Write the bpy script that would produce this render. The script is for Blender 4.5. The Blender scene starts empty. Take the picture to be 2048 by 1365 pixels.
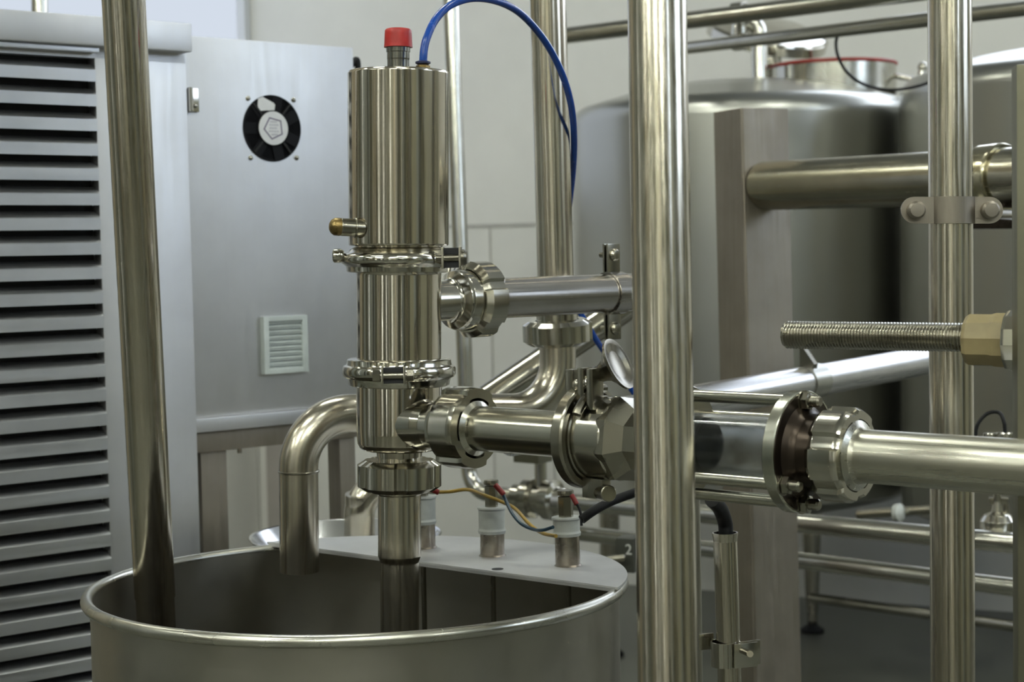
import bpy, bmesh, math, random
from mathutils import Vector, Matrix, Quaternion
random.seed(7)
PI = math.pi
COL = bpy.context.scene.collection

# ------------------------------------------------------------------ camera model
F = 3360.0; CX = 1024.0; CY = 682.5
CAM = Vector((0, 0, 1.50)); PITCH = math.atan(185.5 / F); ROLL = math.radians(1.1)
_f = Vector((0, math.cos(PITCH), -math.sin(PITCH)))
_u0 = Vector((0, math.sin(PITCH), math.cos(PITCH))); _r0 = Vector((1, 0, 0))
_r = _r0 * math.cos(ROLL) - _u0 * math.sin(ROLL)
_u = _u0 * math.cos(ROLL) + _r0 * math.sin(ROLL)
Z = Vector((0, 0, 1))

def ray(x, y):
    return _f + _r * ((x - CX) / F) - _u * ((y - CY) / F)
def P(x, y, d):
    return CAM + ray(x, y) * d
def RP(x, y, p0, n):
    v = ray(x, y)
    return CAM + v * ((p0 - CAM).dot(n) / v.dot(n))
def mm(px, d):
    return px * d / F
def hdir(deg):
    a = math.radians(deg)
    return Vector((math.sin(a), math.cos(a), 0))

# ------------------------------------------------------------------ mesh builder
def perp(ax, ref=None):
    ax = ax.normalized()
    ref = ref if ref is not None else (Z if abs(ax.z) < 0.9 else Vector((1, 0, 0)))
    a = (ref - ax * ref.dot(ax)).normalized()
    return a, ax.cross(a).normalized()

class MB:
    def __init__(self):
        self.b = bmesh.new()
    def ring(self, c, a, b, r, n, fn=None, ph=0.0):
        out = []
        for i in range(n):
            t = 2 * PI * i / n + ph
            rr = r * (fn(t) if fn else 1.0)
            out.append(self.b.verts.new(c + a * (math.cos(t) * rr) + b * (math.sin(t) * rr)))
        return out
    def bridge(self, r0, r1):
        n = max(len(r0), len(r1))
        if len(r0) == 1 and len(r1) == 1: return
        for i in range(n):
            j = (i + 1) % n
            if len(r0) == 1: f = [r0[0], r1[j], r1[i]]
            elif len(r1) == 1: f = [r0[i], r0[j], r1[0]]
            else: f = [r0[i], r0[j], r1[j], r1[i]]
            try: self.b.faces.new(f)
            except ValueError: pass
    def lathe(self, o, ax, prof, n=48, ref=None, fn=None, ph=0.0, caps=True):
        ax = ax.normalized(); a, b = perp(ax, ref)
        rings = []; pr = [prof[0]]
        for (t0, r0), (t1, r1) in zip(prof, prof[1:]):
            L = math.hypot(t1 - t0, r1 - r0)
            if L > .007 and r0 > 1e-6 and r1 > 1e-6:      # keep long faces flat beside their rounded edges
                for q in (.0008 / L, 1 - .0008 / L): pr.append((t0 + (t1 - t0) * q, r0 + (r1 - r0) * q))
            pr.append((t1, r1))
        for t, r in pr:
            if r < 1e-6: rings.append([self.b.verts.new(o + ax * t)])
            else: rings.append(self.ring(o + ax * t, a, b, r, n, fn, ph))
        for i in range(len(rings) - 1): self.bridge(rings[i], rings[i + 1])
        if caps:
            for rg in (rings[0], rings[-1]):
                if len(rg) > 2:
                    try: self.b.faces.new(rg)
                    except ValueError: pass
        return self
    def cyl(self, p0, p1, r, n=40, bev=0.0, r1=None):
        L = (p1 - p0).length; r1 = r if r1 is None else r1
        if bev: pr = [(0, r - bev), (bev, r), (L - bev, r1), (L, r1 - bev)]
        else: pr = [(0, r), (L, r1)]
        return self.lathe(p0, p1 - p0, pr, n)
    def hexa(self, o, ax, r, L, ref=None, ph=0.0, bev=0.12):
        return self.lathe(o, ax, [(0, r * (1 - bev)), (r * bev * .6, r), (L - r * bev * .6, r), (L, r * (1 - bev))], 6, ref, None, ph)
    def tube(self, pts, r, n=32, hollow=None, caps=True, rf=None):
        # parallel transport
        T = []
        for i in range(len(pts)):
            if i == 0: t = pts[1] - pts[0]
            elif i == len(pts) - 1: t = pts[-1] - pts[-2]
            else: t = (pts[i + 1] - pts[i]).normalized() + (pts[i] - pts[i - 1]).normalized()
            T.append(t.normalized())
        a, b = perp(T[0]); rings = []
        for i, p in enumerate(pts):
            if i:
                q = T[i - 1].rotation_difference(T[i]); a = (q @ a).normalized()
                b = T[i].cross(a).normalized()
            rr = r if rf is None else r * rf(i / (len(pts) - 1))
            rings.append(self.ring(p, a, b, rr, n))
        for i in range(len(rings) - 1): self.bridge(rings[i], rings[i + 1])
        def cap(k, sgn):
            if hollow and k in hollow:
                i = 0 if k == 'start' else len(pts) - 1
                aa = (rings[i][0].co - pts[i]).normalized(); bb = T[i].cross(aa).normalized()
                r2 = self.ring(pts[i], aa, bb, r * .92, n)
                r3 = self.ring(pts[i] + T[i] * (sgn * r * 3), aa, bb, r * .92, n)
                self.bridge(rings[i], r2); self.bridge(r2, r3)
                self.b.faces.new(r3)
            elif caps:
                self.b.faces.new(rings[0] if k == 'start' else rings[-1])
        cap('start', 1); cap('end', -1)
        return self
    def box(self, c, ex, ey, ez, sx, sy, sz, bev=0.0):
        vs = []
        for k in (-1, 1):
            for j in (-1, 1):
                for i in (-1, 1):
                    vs.append(self.b.verts.new(c + ex * (i * sx) + ey * (j * sy) + ez * (k * sz)))
        fs = []
        for f in ((0, 1, 3, 2), (4, 6, 7, 5), (0, 4, 5, 1), (2, 3, 7, 6), (0, 2, 6, 4), (1, 5, 7, 3)):
            fs.append(self.b.faces.new([vs[q] for q in f]))
        if bev:
            es = list({e for f in fs for e in f.edges})
            bmesh.ops.bevel(self.b, geom=es, offset=bev, segments=2, affect='EDGES', profile=.7)
        return self
    def prism(self, poly, o, ex, ey, ax, h):
        # poly: list of 2D points, extruded by h along ax
        A = [self.b.verts.new(o + ex * x + ey * y) for x, y in poly]
        B = [self.b.verts.new(o + ex * x + ey * y + ax * h) for x, y in poly]
        n = len(poly)
        for i in range(n):
            j = (i + 1) % n
            self.b.faces.new([A[i], A[j], B[j], B[i]])
        self.b.faces.new(A); self.b.faces.new(B)
        return self
    def sweep_section(self, poly, o, ex, ey, ax, h):
        return self.prism(poly, o, ex, ey, ax, h)
    def ball(self, c, r, sc=(1, 1, 1), u=20, v=12):
        m = Matrix.Translation(c) @ Matrix.Diagonal((sc[0] * r, sc[1] * r, sc[2] * r, 1))
        bmesh.ops.create_uvsphere(self.b, u_segments=u, v_segments=v, radius=1, matrix=m)
        return self
    def torus(self, c, ax, R, r, n=96, m=14, a0=0, a1=2 * PI, ref=None):
        a, b = perp(ax, ref); ax = ax.normalized()
        full = abs(a1 - a0 - 2 * PI) < 1e-6
        rings = []
        N = n if full else n + 1
        for i in range(N):
            t = a0 + (a1 - a0) * i / n
            d = a * math.cos(t) + b * math.sin(t)
            rings.append([self.b.verts.new(c + d * (R + r * math.cos(2 * PI * k / m)) + ax * (r * math.sin(2 * PI * k / m))) for k in range(m)])
        for i in range(N - 1): self.bridge(rings[i], rings[i + 1])
        if full: self.bridge(rings[-1], rings[0])
        else: self.b.faces.new(rings[0]); self.b.faces.new(rings[-1])
        return self

def ext(p0, p1, z0=None, z1=None):
    # run a straight pipe on to the heights z0 and z1
    d = p1 - p0
    a = p0 if z0 is None else p0 + d * ((z0 - p0.z) / d.z)
    b = p1 if z1 is None else p0 + d * ((z1 - p0.z) / d.z)
    return a, b

def fillet(pts, R, n=10):
    out = [pts[0]]
    for i in range(1, len(pts) - 1):
        p0, p1, p2 = pts[i - 1], pts[i], pts[i + 1]
        d0 = (p0 - p1).normalized(); d1 = (p2 - p1).normalized()
        ang = d0.angle(d1); rr = R[i - 1] if isinstance(R, (list, tuple)) else R
        t = min(rr / math.tan(ang / 2), (p0 - p1).length * .49 if i > 1 else (p0 - p1).length * .95, (p2 - p1).length * .95)
        rr = t * math.tan(ang / 2)
        c = p1 + (d0 + d1).normalized() * (rr / math.sin(ang / 2))
        s = p1 + d0 * t - c; e = p1 + d1 * t - c
        tot = s.angle(e); axr = s.cross(e).normalized()
        for k in range(n + 1):
            out.append(c + Quaternion(axr, tot * k / n) @ s)
    out.append(pts[-1])
    return out

def smooth_path(pts, n=8):
    out = []
    q = [pts[0] * 2 - pts[1]] + list(pts) + [pts[-1] * 2 - pts[-2]]
    for i in range(1, len(q) - 2):
        p0, p1, p2, p3 = q[i - 1:i + 3]
        for k in range(n):
            t = k / n
            out.append(.5 * ((2 * p1) + (p2 - p0) * t + (2 * p0 - 5 * p1 + 4 * p2 - p3) * t * t + (3 * p1 - p0 - 3 * p2 + p3) * t ** 3))
    out.append(pts[-1])
    return out

# ------------------------------------------------------------------ objects
ROOT = {}
def thing(name, label, cat, loc, group=None):
    o = bpy.data.objects.new(name, None); COL.objects.link(o)
    o.location = loc; o.empty_display_size = .05
    o['label'] = label; o['category'] = cat
    if group: o['group'] = group
    ROOT[o.name] = Vector(loc)
    return o
def mesh_obj(name, mb, m, off, smooth=35):
    bmesh.ops.recalc_face_normals(mb.b, faces=mb.b.faces[:])
    bmesh.ops.translate(mb.b, verts=mb.b.verts[:], vec=-off)
    me = bpy.data.meshes.new(name); mb.b.to_mesh(me); mb.b.free()
    for p in me.polygons: p.use_smooth = True
    me.set_sharp_from_angle(angle=math.radians(smooth))
    o = bpy.data.objects.new(name, me); COL.objects.link(o)
    me.materials.append(m)
    return o
def part(name, mb, m, parent, label=None, smooth=35):
    off = ROOT[parent.name]
    o = mesh_obj(name, mb, m, off, smooth); o.parent = parent
    ROOT[o.name] = off
    if label: o['label'] = label
    return o
def base_of(mb):
    xs = [v.co for v in mb.b.verts]
    lo = [min(v[i] for v in xs) for i in range(3)]; hi = [max(v[i] for v in xs) for i in range(3)]
    return Vector(((lo[0] + hi[0]) / 2, (lo[1] + hi[1]) / 2, lo[2]))
def solo(name, mb, m, label, cat, group=None, smooth=35):
    off = base_of(mb)
    o = mesh_obj(name, mb, m, off, smooth); o.location = off; ROOT[o.name] = off
    o['label'] = label; o['category'] = cat
    if group: o['group'] = group
    return o
def struct(name, mb, m, parent=None, smooth=35):
    if parent is None:
        off = base_of(mb); o = mesh_obj(name, mb, m, off, smooth); o.location = off
        o['kind'] = 'structure'; ROOT[o.name] = off
    else:
        o = part(name, mb, m, parent, None, smooth)
    return o

# ------------------------------------------------------------------ materials
def _nt(name):
    m = bpy.data.materials.new(name); m.use_nodes = True
    nt = m.node_tree; nt.nodes.clear()
    out = nt.nodes.new('ShaderNodeOutputMaterial'); bs = nt.nodes.new('ShaderNodeBsdfPrincipled')
    nt.links.new(bs.outputs[0], out.inputs[0])
    return m, nt, bs
def _noise(nt, scale, detail=4, axis=None, stretch=1.0, rough=.55):
    tc = nt.nodes.new('ShaderNodeTexCoord'); mp = nt.nodes.new('ShaderNodeMapping')
    nt.links.new(tc.outputs['Object'], mp.inputs[0])
    vec = mp.outputs[0]
    if axis is not None:
        e = axis.normalized().to_track_quat('Z', 'Y').inverted().to_euler()
        mp.vector_type = 'POINT'; mp.inputs['Rotation'].default_value = e
        m2 = nt.nodes.new('ShaderNodeMapping'); m2.inputs['Scale'].default_value = (1, 1, 1.0 / stretch)
        nt.links.new(mp.outputs[0], m2.inputs[0]); vec = m2.outputs[0]
    nz = nt.nodes.new('ShaderNodeTexNoise'); nz.inputs['Scale'].default_value = scale
    nz.inputs['Detail'].default_value = detail; nz.inputs['Roughness'].default_value = rough
    nt.links.new(vec, nz.inputs['Vector'])
    return nz.outputs['Fac']
def _range(nt, fac, a, b, lo=.35, hi=.65):
    r = nt.nodes.new('ShaderNodeMapRange'); r.inputs[1].default_value = lo; r.inputs[2].default_value = hi
    r.inputs[3].default_value = a; r.inputs[4].default_value = b
    nt.links.new(fac, r.inputs[0]); return r.outputs[0]
def _mix(nt, fac, c1, c2):
    mx = nt.nodes.new('ShaderNodeMix'); mx.data_type = 'RGBA'
    nt.links.new(fac, mx.inputs['Factor'])
    for i, c in ((6, c1), (7, c2)):
        if isinstance(c, tuple): mx.inputs[i].default_value = (*c, 1)
        else: nt.links.new(c, mx.inputs[i])
    return mx.outputs[2]
def steel(name, c1, c2, r0, r1, axis=None, stretch=60, scale=260, bump=.04, blot=6.0, aniso=0.0):
    """stainless sheet or tube: fine drawn grain along its axis and soft handling smudges"""
    m, nt, bs = _nt(name)
    bs.inputs['Metallic'].default_value = 1.0
    grain = _noise(nt, scale if axis is not None else min(scale, 9), 3, axis, stretch)
    blotf = _noise(nt, blot, 5, None)
    col = _mix(nt, _range(nt, blotf, 0, 1), c1, c2)
    g2 = nt.nodes.new('ShaderNodeMath'); g2.operation = 'ADD'
    nt.links.new(_range(nt, grain, r0, r1), g2.inputs[0]); nt.links.new(_range(nt, blotf, -.012, .03, .3, .7), g2.inputs[1])
    nt.links.new(g2.outputs[0], bs.inputs['Roughness'])
    nt.links.new(col, bs.inputs['Base Color'])
    if bump:
        bp = nt.nodes.new('ShaderNodeBump'); bp.inputs['Strength'].default_value = bump; bp.inputs['Distance'].default_value = .001
        nt.links.new(grain, bp.inputs['Height']); nt.links.new(bp.outputs[0], bs.inputs['Normal'])
    if aniso: bs.inputs['Anisotropic'].default_value = aniso
    return m
def plain(name, c, rough=.5, metal=0.0, var=.15, scale=20, spec=.5, trans=0.0, bump=0.0):
    m, nt, bs = _nt(name)
    f = _noise(nt, scale, 4)
    col = _mix(nt, _range(nt, f, 0, 1), tuple(x * (1 - var) for x in c), tuple(min(1, x * (1 + var * .5)) for x in c))
    nt.links.new(col, bs.inputs['Base Color'])
    nt.links.new(_range(nt, f, max(.02, rough - .06), min(1, rough + .06)), bs.inputs['Roughness'])
    bs.inputs['Metallic'].default_value = metal
    bs.inputs['Specular IOR Level'].default_value = spec
    if trans: bs.inputs['Transmission Weight'].default_value = trans
    if bump:
        bp = nt.nodes.new('ShaderNodeBump'); bp.inputs['Strength'].default_value = bump; bp.inputs['Distance'].default_value = .002
        nt.links.new(f, bp.inputs['Height']); nt.links.new(bp.outputs[0], bs.inputs['Normal'])
    return m
def emit(name, c, s):
    m = bpy.data.materials.new(name); m.use_nodes = True; nt = m.node_tree; nt.nodes.clear()
    out = nt.nodes.new('ShaderNodeOutputMaterial'); e = nt.nodes.new('ShaderNodeEmission')
    e.inputs[0].default_value = (*c, 1); e.inputs[1].default_value = s
    nt.links.new(e.outputs[0], out.inputs[0]); return m

WARM = (.61, .575, .49); WARM2 = (.51, .465, .38)
COOL = (.66, .66, .67); COOL2 = (.56, .56, .57)
M_vpipe = steel('drawn stainless tube upright', WARM, WARM2, .13, .24, Z, 80, 300, .02)
M_pol = steel('polished stainless fitting', (.60, .58, .52), (.52, .50, .43), .09, .17, None, 1, 60, 0)
M_pol_v = steel('polished stainless cylinder', (.64, .60, .52), (.53, .485, .40), .07, .15, Z, 90, 320, .02)
M_dark = steel('tarnished stainless fitting', (.40, .38, .32), (.29, .275, .225), .16, .28, None, 1, 80, 0)
M_dark2 = steel('blackened stainless fitting', (.24, .225, .185), (.17, .16, .13), .2, .3, None, 1, 80, 0)
M_drum = steel('dull brushed drum sheet', (.47, .455, .40), (.375, .36, .315), .30, .42, None, 1, 90, 0, 4)
M_sheet = steel('brushed cabinet sheet', COOL, COOL2, .41, .46, Z, 20, 120, .01, 3.5)
M_slat = steel('brushed louver sheet', (.68, .69, .71), (.58, .59, .61), .32, .44, hdir(51), 40, 160, .03, 7)
M_tank = steel('satin tank sheet', (.46, .46, .425), (.435, .435, .40), .285, .295, None, 1, 70, 0, 1.5)
M_post = steel('dull square tube', (.35, .315, .265), (.265, .235, .195), .40, .54, Z, 30, 120, .05, 5)
M_lid = steel('matt lid sheet', (.74, .74, .75), (.64, .64, .65), .44, .58, None, 1, 60, .03, 8)
def pipe_mat(axis, name, c1=WARM, c2=WARM2, r0=.13, r1=.23):
    return steel(name, c1, c2, r0, r1, axis, 70, 280, .02, 9)
M_brass = plain('brown brass', (.30, .215, .085), .32, .9, .3, 60)
M_red = plain('red plastic cap', (.46, .022, .018), .42, 0, .25, 40)
M_redw = plain('red insulation', (.25, .012, .010), .4, 0, .2, 60)
M_gask = plain('red silicone gasket', (.34, .03, .02), .5, 0, .2, 30)
M_blue = plain('blue pneumatic hose', (.006, .060, .34), .22, 0, .12, 30)
M_bluecol = plain('dark blue release collar', (.012, .016, .06), .4, 0, .2, 60)
M_black = plain('black rubber', (.009, .009, .010), .55, 0, .3, 60, .25)
M_blackp = plain('black fan plastic', (.006, .006, .008), .6, 0, .3, 60, .15)
M_yel = plain('yellow insulation', (.42, .27, .05), .4, 0, .2, 60)
M_teal = plain('dark blue insulation', (.012, .045, .075), .35, 0, .2, 60)
M_whitep = plain('milky white plastic', (.58, .60, .57), .35, 0, .15, 40)
M_nylon = plain('yellowed nylon', (.36, .29, .15), .38, 0, .18, 25)
M_grill = plain('pale green grey vent plastic', (.62, .67, .66), .45, 0, .08, 30)
M_spoke = plain('dark grey fan spoke', (.022, .022, .022), .5, 0, .2, 40, .2)
M_hollowshade = plain('dark hollow shade', (.02, .02, .022), .8, 0, .2, 10)  # near-black colour standing in for shade in gaps, holes and recesses
M_stick = plain('white paper sticker', (.78, .78, .80), .5, 0, .05, 40)
M_ink = plain('violet grey print', (.16, .13, .22), .6, 0, .1, 40)
M_ink2 = plain('pale grey print', (.55, .55, .60), .6, 0, .1, 40)
M_num = plain('white paint', (.75, .75, .72), .5, 0, .1, 40)
M_rust = steel('stained welded socket', (.36, .33, .28), (.24, .205, .17), .22, .36, None, 1, 70, 0, 40)
M_ring = plain('dark fitting and painted reflection', (.045, .034, .026), .26, .85, .1, 5)  # on the flange face its darkness stands for a dark reflection
m, nt, bs = _nt('clear sight glass'); bs.inputs['Transmission Weight'].default_value = 1; bs.inputs['IOR'].default_value = 1.47
nt.links.new(_range(nt, _noise(nt, 30, 4), .05, .22), bs.inputs['Roughness']); bs.inputs['Base Color'].default_value = (.80, .83, .83, 1)
M_glass = m
# setting
M_wall = plain('painted insulated wall panel', (.85, .84, .80), .55, 0, .04, 3)
M_wallL = plain('white coated wall panel', (.80, .82, .86), .5, 0, .03, 3)
M_wallF = plain('sage painted wall', (.36, .35, .26), .6, 0, .2, 2)
M_ceil = plain('grey ceiling panel', (.34, .34, .31), .7, 0, .08, 2)
M_floor = plain('wet grey green floor coating', (.13, .133, .11), .35, 0, .35, 2.5, bump=.05)
M_joint = plain('panel joint sealant', (.55, .54, .51), .7, 0, .1, 20)
M_pillar = plain('brown grey pillar paint', (.40, .37, .34), .6, 0, .06, 5)
M_dkcol = plain('dark strip and fitting paint', (.06, .062, .05), .5, 0, .2, 4)
M_beige = plain('beige added strip', (.62, .54, .42), .5, 0, .15, 4)
M_grey = plain('grey added strip', (.30, .33, .33), .4, 0, .15, 4)
M_midcol = plain('olive strip and fitting paint', (.12, .115, .075), .5, 0, .2, 4)
M_dayL = emit('bluish lit film pane', (.80, .88, 1.0), .47)
M_dayB = emit('daylight pane of the tank side', (.80, .88, 1.0), 2.6)
M_day = emit('daylight pane', (.72, .84, 1.0), 2.75)
M_slitglow = emit('glow of the added slits', (.97, 1.0, .93), 3.4)  # emission for the slits added to streak the metal
M_tubel = emit('fluorescent tube glow', (.96, 1.0, .90), 56)

# ------------------------------------------------------------------ room
U = hdir(25); V = hdir(-65)
WB = P(1490, 600, 7.15); kB = WB.dot(U)             # back wall plane U.p = kB
WC = RP(480, 40, WB, U); kL = WC.dot(V)          # left wall plane V.p = kL (corner)
kF = -5.2; kR = -5.0; H = 4.4
def uv(u, v, z=0.0): return U * u + V * v + Z * z
def slab(u0, u1, v0, v1, z0, z1):
    return MB().box(uv((u0 + u1) / 2, (v0 + v1) / 2, (z0 + z1) / 2), U, V, Z, (u1 - u0) / 2, (v1 - v0) / 2, (z1 - z0) / 2)
struct('floor', slab(kF - .2, kB + .2, kR - .2, kL + .2, -.1, 0), M_floor)
struct('ceiling', slab(kF - .2, kB + .2, kR - .2, kL + .2, H, H + .1), M_ceil)
struct('wall_back', slab(kB, kB + .12, kR - .1, kL + .1, 0, H), M_wall)
struct('wall_left', slab(kF, kB, kL, kL + .12, 0, H), M_wallF)
struct('wall_front', slab(kF - .12, kF, kR - .1, kL + .1, 0, H), M_wallF)
struct('wall_right', slab(kF, kB, kR - .12, kR, 0, H), M_wallF)
# joints of the wall panels and a pillar
zj = RP(1000, 451, WB, U).z
j = MB()
j.box(uv(kB - .003, (kR + kL) / 2, zj), U, V, Z, .003, (kL - kR) / 2, .008)
for px in (985, 772, 1105, 512, 1330):
    q = RP(px, 700, WB, U)
    j.box(Vector((q.x, q.y, zj / 2)) - U * .003, U, V, Z, .003, .0035, zj / 2)
struct('trim_1', j, M_joint)
q = RP(592, 990, WB, U)
struct('trim_2', MB().box(Vector((q.x, q.y, .9)) - U * .05, U, V, Z, .05, .10, .9), M_pillar)
# daylight windows high in the right wall and glowing slits added for reflections in metal
n_w = 0
def window_or_slit(uv0, uv1, z0, z1, side, mat, mull=2):
    global n_w
    n_w += 1
    fr = MB(); pn = MB()
    if side == 'R':
        k = kR + .012; a = U; b = V
        cen = lambda s, z: uv(s, k, z)
    elif side == 'L':
        k = kL - .012; a = U; b = -V
        cen = lambda s, z: uv(s, k, z)
    else:
        k, b = (kF + .012, U) if side == 'F' else (kB - .012, -U)
        a = V
        cen = lambda s, z: uv(k, s, z)
    s0, s1 = uv0, uv1; w = .05
    for s in (s0, s1): fr.box(cen(s, (z0 + z1) / 2) + b * .02, a, b, Z, w / 2, .03, (z1 - z0) / 2 + w / 2)
    for z in (z0, z1): fr.box(cen((s0 + s1) / 2, z) + b * .02, a, b, Z, (s1 - s0) / 2, .03, w / 2)
    for i in range(1, mull): fr.box(cen(s0 + (s1 - s0) * i / mull, (z0 + z1) / 2) + b * .02, a, b, Z, w / 3, .025, (z1 - z0) / 2)
    pn.box(cen((s0 + s1) / 2, (z0 + z1) / 2), a, b, Z, (s1 - s0) / 2, .006, (z1 - z0) / 2)
    o = struct('window_or_slit_%d' % n_w, fr, M_dkcol if side != 'L' else M_wallL)
    struct('pane', pn, mat, o)
window_or_slit(1.8, 4.7, 2.5, 4.1, 'R', M_day, 4)
window_or_slit(-2.6, -1.2, 2.9, 4.1, 'R', M_day, 2)
window_or_slit(-4.2, 1.6, 2.61, 4.15, 'B', M_dayB, 6)
window_or_slit(kB - 2.6, kB - .03, 1.75, 4.1, 'L', M_dayL, 1)
for s in (-3.9, -1.7, -.4, 1.1, 2.6): window_or_slit(s - .05, s + .05, .5, 3.2, 'L', M_slitglow, 1)  # unseen bright slits, added only to be mirrored in the steel
for s, w in ((-4.05, .05), (-2.15, .04), (-1.02, .035), (-.38, .06), (.72, .03), (1.55, .05), (3.0, .07), (4.6, .04), (6.2, .06)):
    window_or_slit(s - w, s + w, .5, 3.1, 'F', M_slitglow, 1)
# unseen strips added behind the camera, in several tones, to streak metal reflections
rs = random.Random(11)
strips = {'streak_strip_3': (M_dkcol, MB()), 'streak_strip_4': (M_midcol, MB()), 'streak_strip_5': (M_beige, MB()), 'streak_strip_6': (M_grey, MB())}
v_ = kR + .1
keys = list(strips)
slits = (-4.05, -2.15, -1.02, -.38, .72, 1.55, 3.0, 4.6, 6.2)
while v_ < kL - .3:
    w = rs.choice((.05, .08, .12, .18, .26))
    kk = rs.choice(keys)
    if all(abs(v_ + w - q) > w + .14 for q in slits):
        dpt = rs.uniform(.04, .2)
        strips[kk][1].box(uv(kF + dpt, v_ + w, H / 2), U, V, Z, dpt, w, H / 2)
    v_ += 2 * w + rs.choice((.0, .02, .1, .25))
for s, w, kk in ((-4.4, .25, 'streak_strip_3'), (-3.3, .4, 'streak_strip_4'), (-2.2, .2, 'streak_strip_3'), (-.1, .3, 'streak_strip_6'), (.6, .3, 'streak_strip_3'), (1.4, .2, 'streak_strip_4'), (4.4, .3, 'streak_strip_3')):
    strips[kk][1].box(uv(s, kR + .1, H / 2), U, V, Z, w, .1, H / 2)
v_ = kF + .3
while v_ < kB - 3.0:
    w = rs.choice((.05, .08, .12, .2))
    strips[rs.choice(keys)][1].box(uv(v_ + w, kL - .06, H / 2), U, V, Z, w, .06, H / 2)  # further added strips, mirrored in the left sides of the poles
    v_ += 2 * w + rs.choice((.02, .1, .25, .4))
struct('trim_7', slab(kB - 2.9, kB - .01, kL - .03, kL - .002, 0, 1.7), M_wall)
for kk in keys: struct(kk, strips[kk][1], strips[kk][0])

# ------------------------------------------------------------------ pneumatic valve
VT = P(796.5, 100, 1.985); VB = P(799.5, 1250, 2.022)
VD = (VB - VT).normalized()
def VA(y): return VT + (VB - VT) * ((y - 100) / 1150.0)
k2 = mm(1, 2.0)
UPV = -VD
def vprof(mb, rows, n=64):
    mb.lathe(VA(rows[0][0]), VD, [((VA(y) - VA(rows[0][0])).dot(VD), r * k2) for y, r in rows], n)
    return mb
valve = thing('pneumatic_valve', 'polished steel pneumatic valve with tall round actuator and red cap above the drum', 'valve', VA(978))
part('actuator', vprof(MB(), [(142, 96), (143, 99), (147, 101), (300, 100.6), (484, 100), (487, 98), (488, 88), (494, 86)]), M_pol_v, valve)
part('indicator_stem', vprof(MB(), [(88, 24), (90, 24), (104, 24), (105, 22.6), (118, 22.6), (119, 22), (143, 22)], 32), steel('clouded indicator stem', (.34, .34, .31), (.20, .20, .18), .12, .22, None, 1, 90, .03, 30), valve, 'clouded grey stem')
o = MB(); vprof(o, [(58, 20), (59, 24), (62, 26.5), (68, 27), (90, 28), (95, 28.5), (95.5, 25), (94, 24)], 32)
part('cap', o, M_red, valve, 'red plastic cap')
# air fitting on the top with a dark collar
af0 = P(846, 141, 1.96); 
o = MB().hexa(af0 + VD * 0.003, UPV, 14 * k2, .009); o.lathe(af0 + UPV * .005, UPV, [(0, 10 * k2), (.004, 10 * k2)], 24)
af = part('air_fitting', o, M_brass, valve, 'brown brass air fitting')
o = MB().lathe(af0 + UPV * .006, UPV, [(0, 9 * k2), (.002, 15 * k2), (.004, 15 * k2), (.0055, 8 * k2)], 28)
part('release_collar', o, M_bluecol, af, 'dark blue collar')
# side plug
sp = P(712, 456, 1.955); spd = (P(660, 453, 1.945) - sp).normalized()
o = MB().lathe(sp - spd * .012, spd, [(0, 17.5 * k2), (.0125, 17.5 * k2), (.0132, 19 * k2), (.0135, 17.5 * k2), (.030, 17.5 * k2), (.031, 16.5 * k2)], 32)
o.torus(sp + spd * .001, spd, 18 * k2, .0014, 32, 8)
pl = part('side_port', o, M_dark, valve)
o = MB().lathe(sp + spd * .018, spd, [(0, 17 * k2), (.002, 17.8 * k2), (.008, 17 * k2), (.0115, 13 * k2), (.0135, 7 * k2), (.0138, 0)], 28)
part('plug', o, M_brass, pl, 'brown brass plug')

def lug(mb, c, rad, tan, ax, w, h, t):
    mb.box(c, tan, rad, ax, t, w, h, t * .5)
# upper clamp
CU = [(489, 86), (491, 92), (494, 97), (500, 102), (503, 112), (508, 116), (516, 117), (522, 114), (526, 108), (529, 105), (538, 104), (540, 99), (541, 86)]
cu = part('clamp', vprof(MB(), CU), M_pol, valve)
cc = VA(515)
ang_u = hdir(152)          # lugs point to the right and a little towards the camera
radu = (ang_u - VD * ang_u.dot(VD)).normalized(); tanu = VD.cross(radu).normalized()
rgt = Vector((1, 0, 0))
# open bracket on the right side: two plates with a bolt between
rx = (Vector((1, -.28, 0))).normalized(); ty = Z.cross(rx).normalized()
cb = P(903, 516, 1.950)
ex = Vector((1, -.05, 0)).normalized(); ey = Vector((.05, 1, 0)).normalized()
for s in (-1, 1):
    o = MB().box(cb + ex * (s * 17 * k2) + ey * .004, ex, ey, Z, 2.6 * k2, 15 * k2, 21 * k2, .0008)
    part('clamp_lug', o, M_pol, cu)
o = MB().box(cb + ex * (-36 * k2) + ey * .010, ex, ey, Z, 17 * k2, 8 * k2, 15 * k2, .002)
part('clamp_lug', o, M_pol, cu)
o = MB().box(cb + ey * .006, ex, ey, Z, 14.6 * k2, 9 * k2, 19.5 * k2)  # solid dark block in place of the deep shade between the plates
part('clamp_gap_shade', o, M_hollowshade, cu, 'dark block standing for shade in the clamp bracket')
o = MB().cyl(cb - ex * (42 * k2), cb + ex * (27 * k2), 7 * k2, 20)
o.hexa(cb - ex * (44 * k2), ex, 14 * k2, 12 * k2, Z, .3)
o.lathe(cb + ex * (19 * k2), ex, [(0, 16 * k2), (6 * k2, 16 * k2), (11 * k2, 12 * k2), (12 * k2, 0)], 24)
part('clamp_bolt', o, M_dark2, cu)
ck = P(681, 512, 1.975)
o = MB().lathe(ck + ex * .004, -ex, [(0, 10 * k2), (.004, 14 * k2), (.011, 14 * k2), (.0125, 12 * k2), (.0125, 7 * k2), (.008, 6.5 * k2), (.008, 0)], 28)
part('clamp_hinge', o, M_pol, cu)
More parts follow.
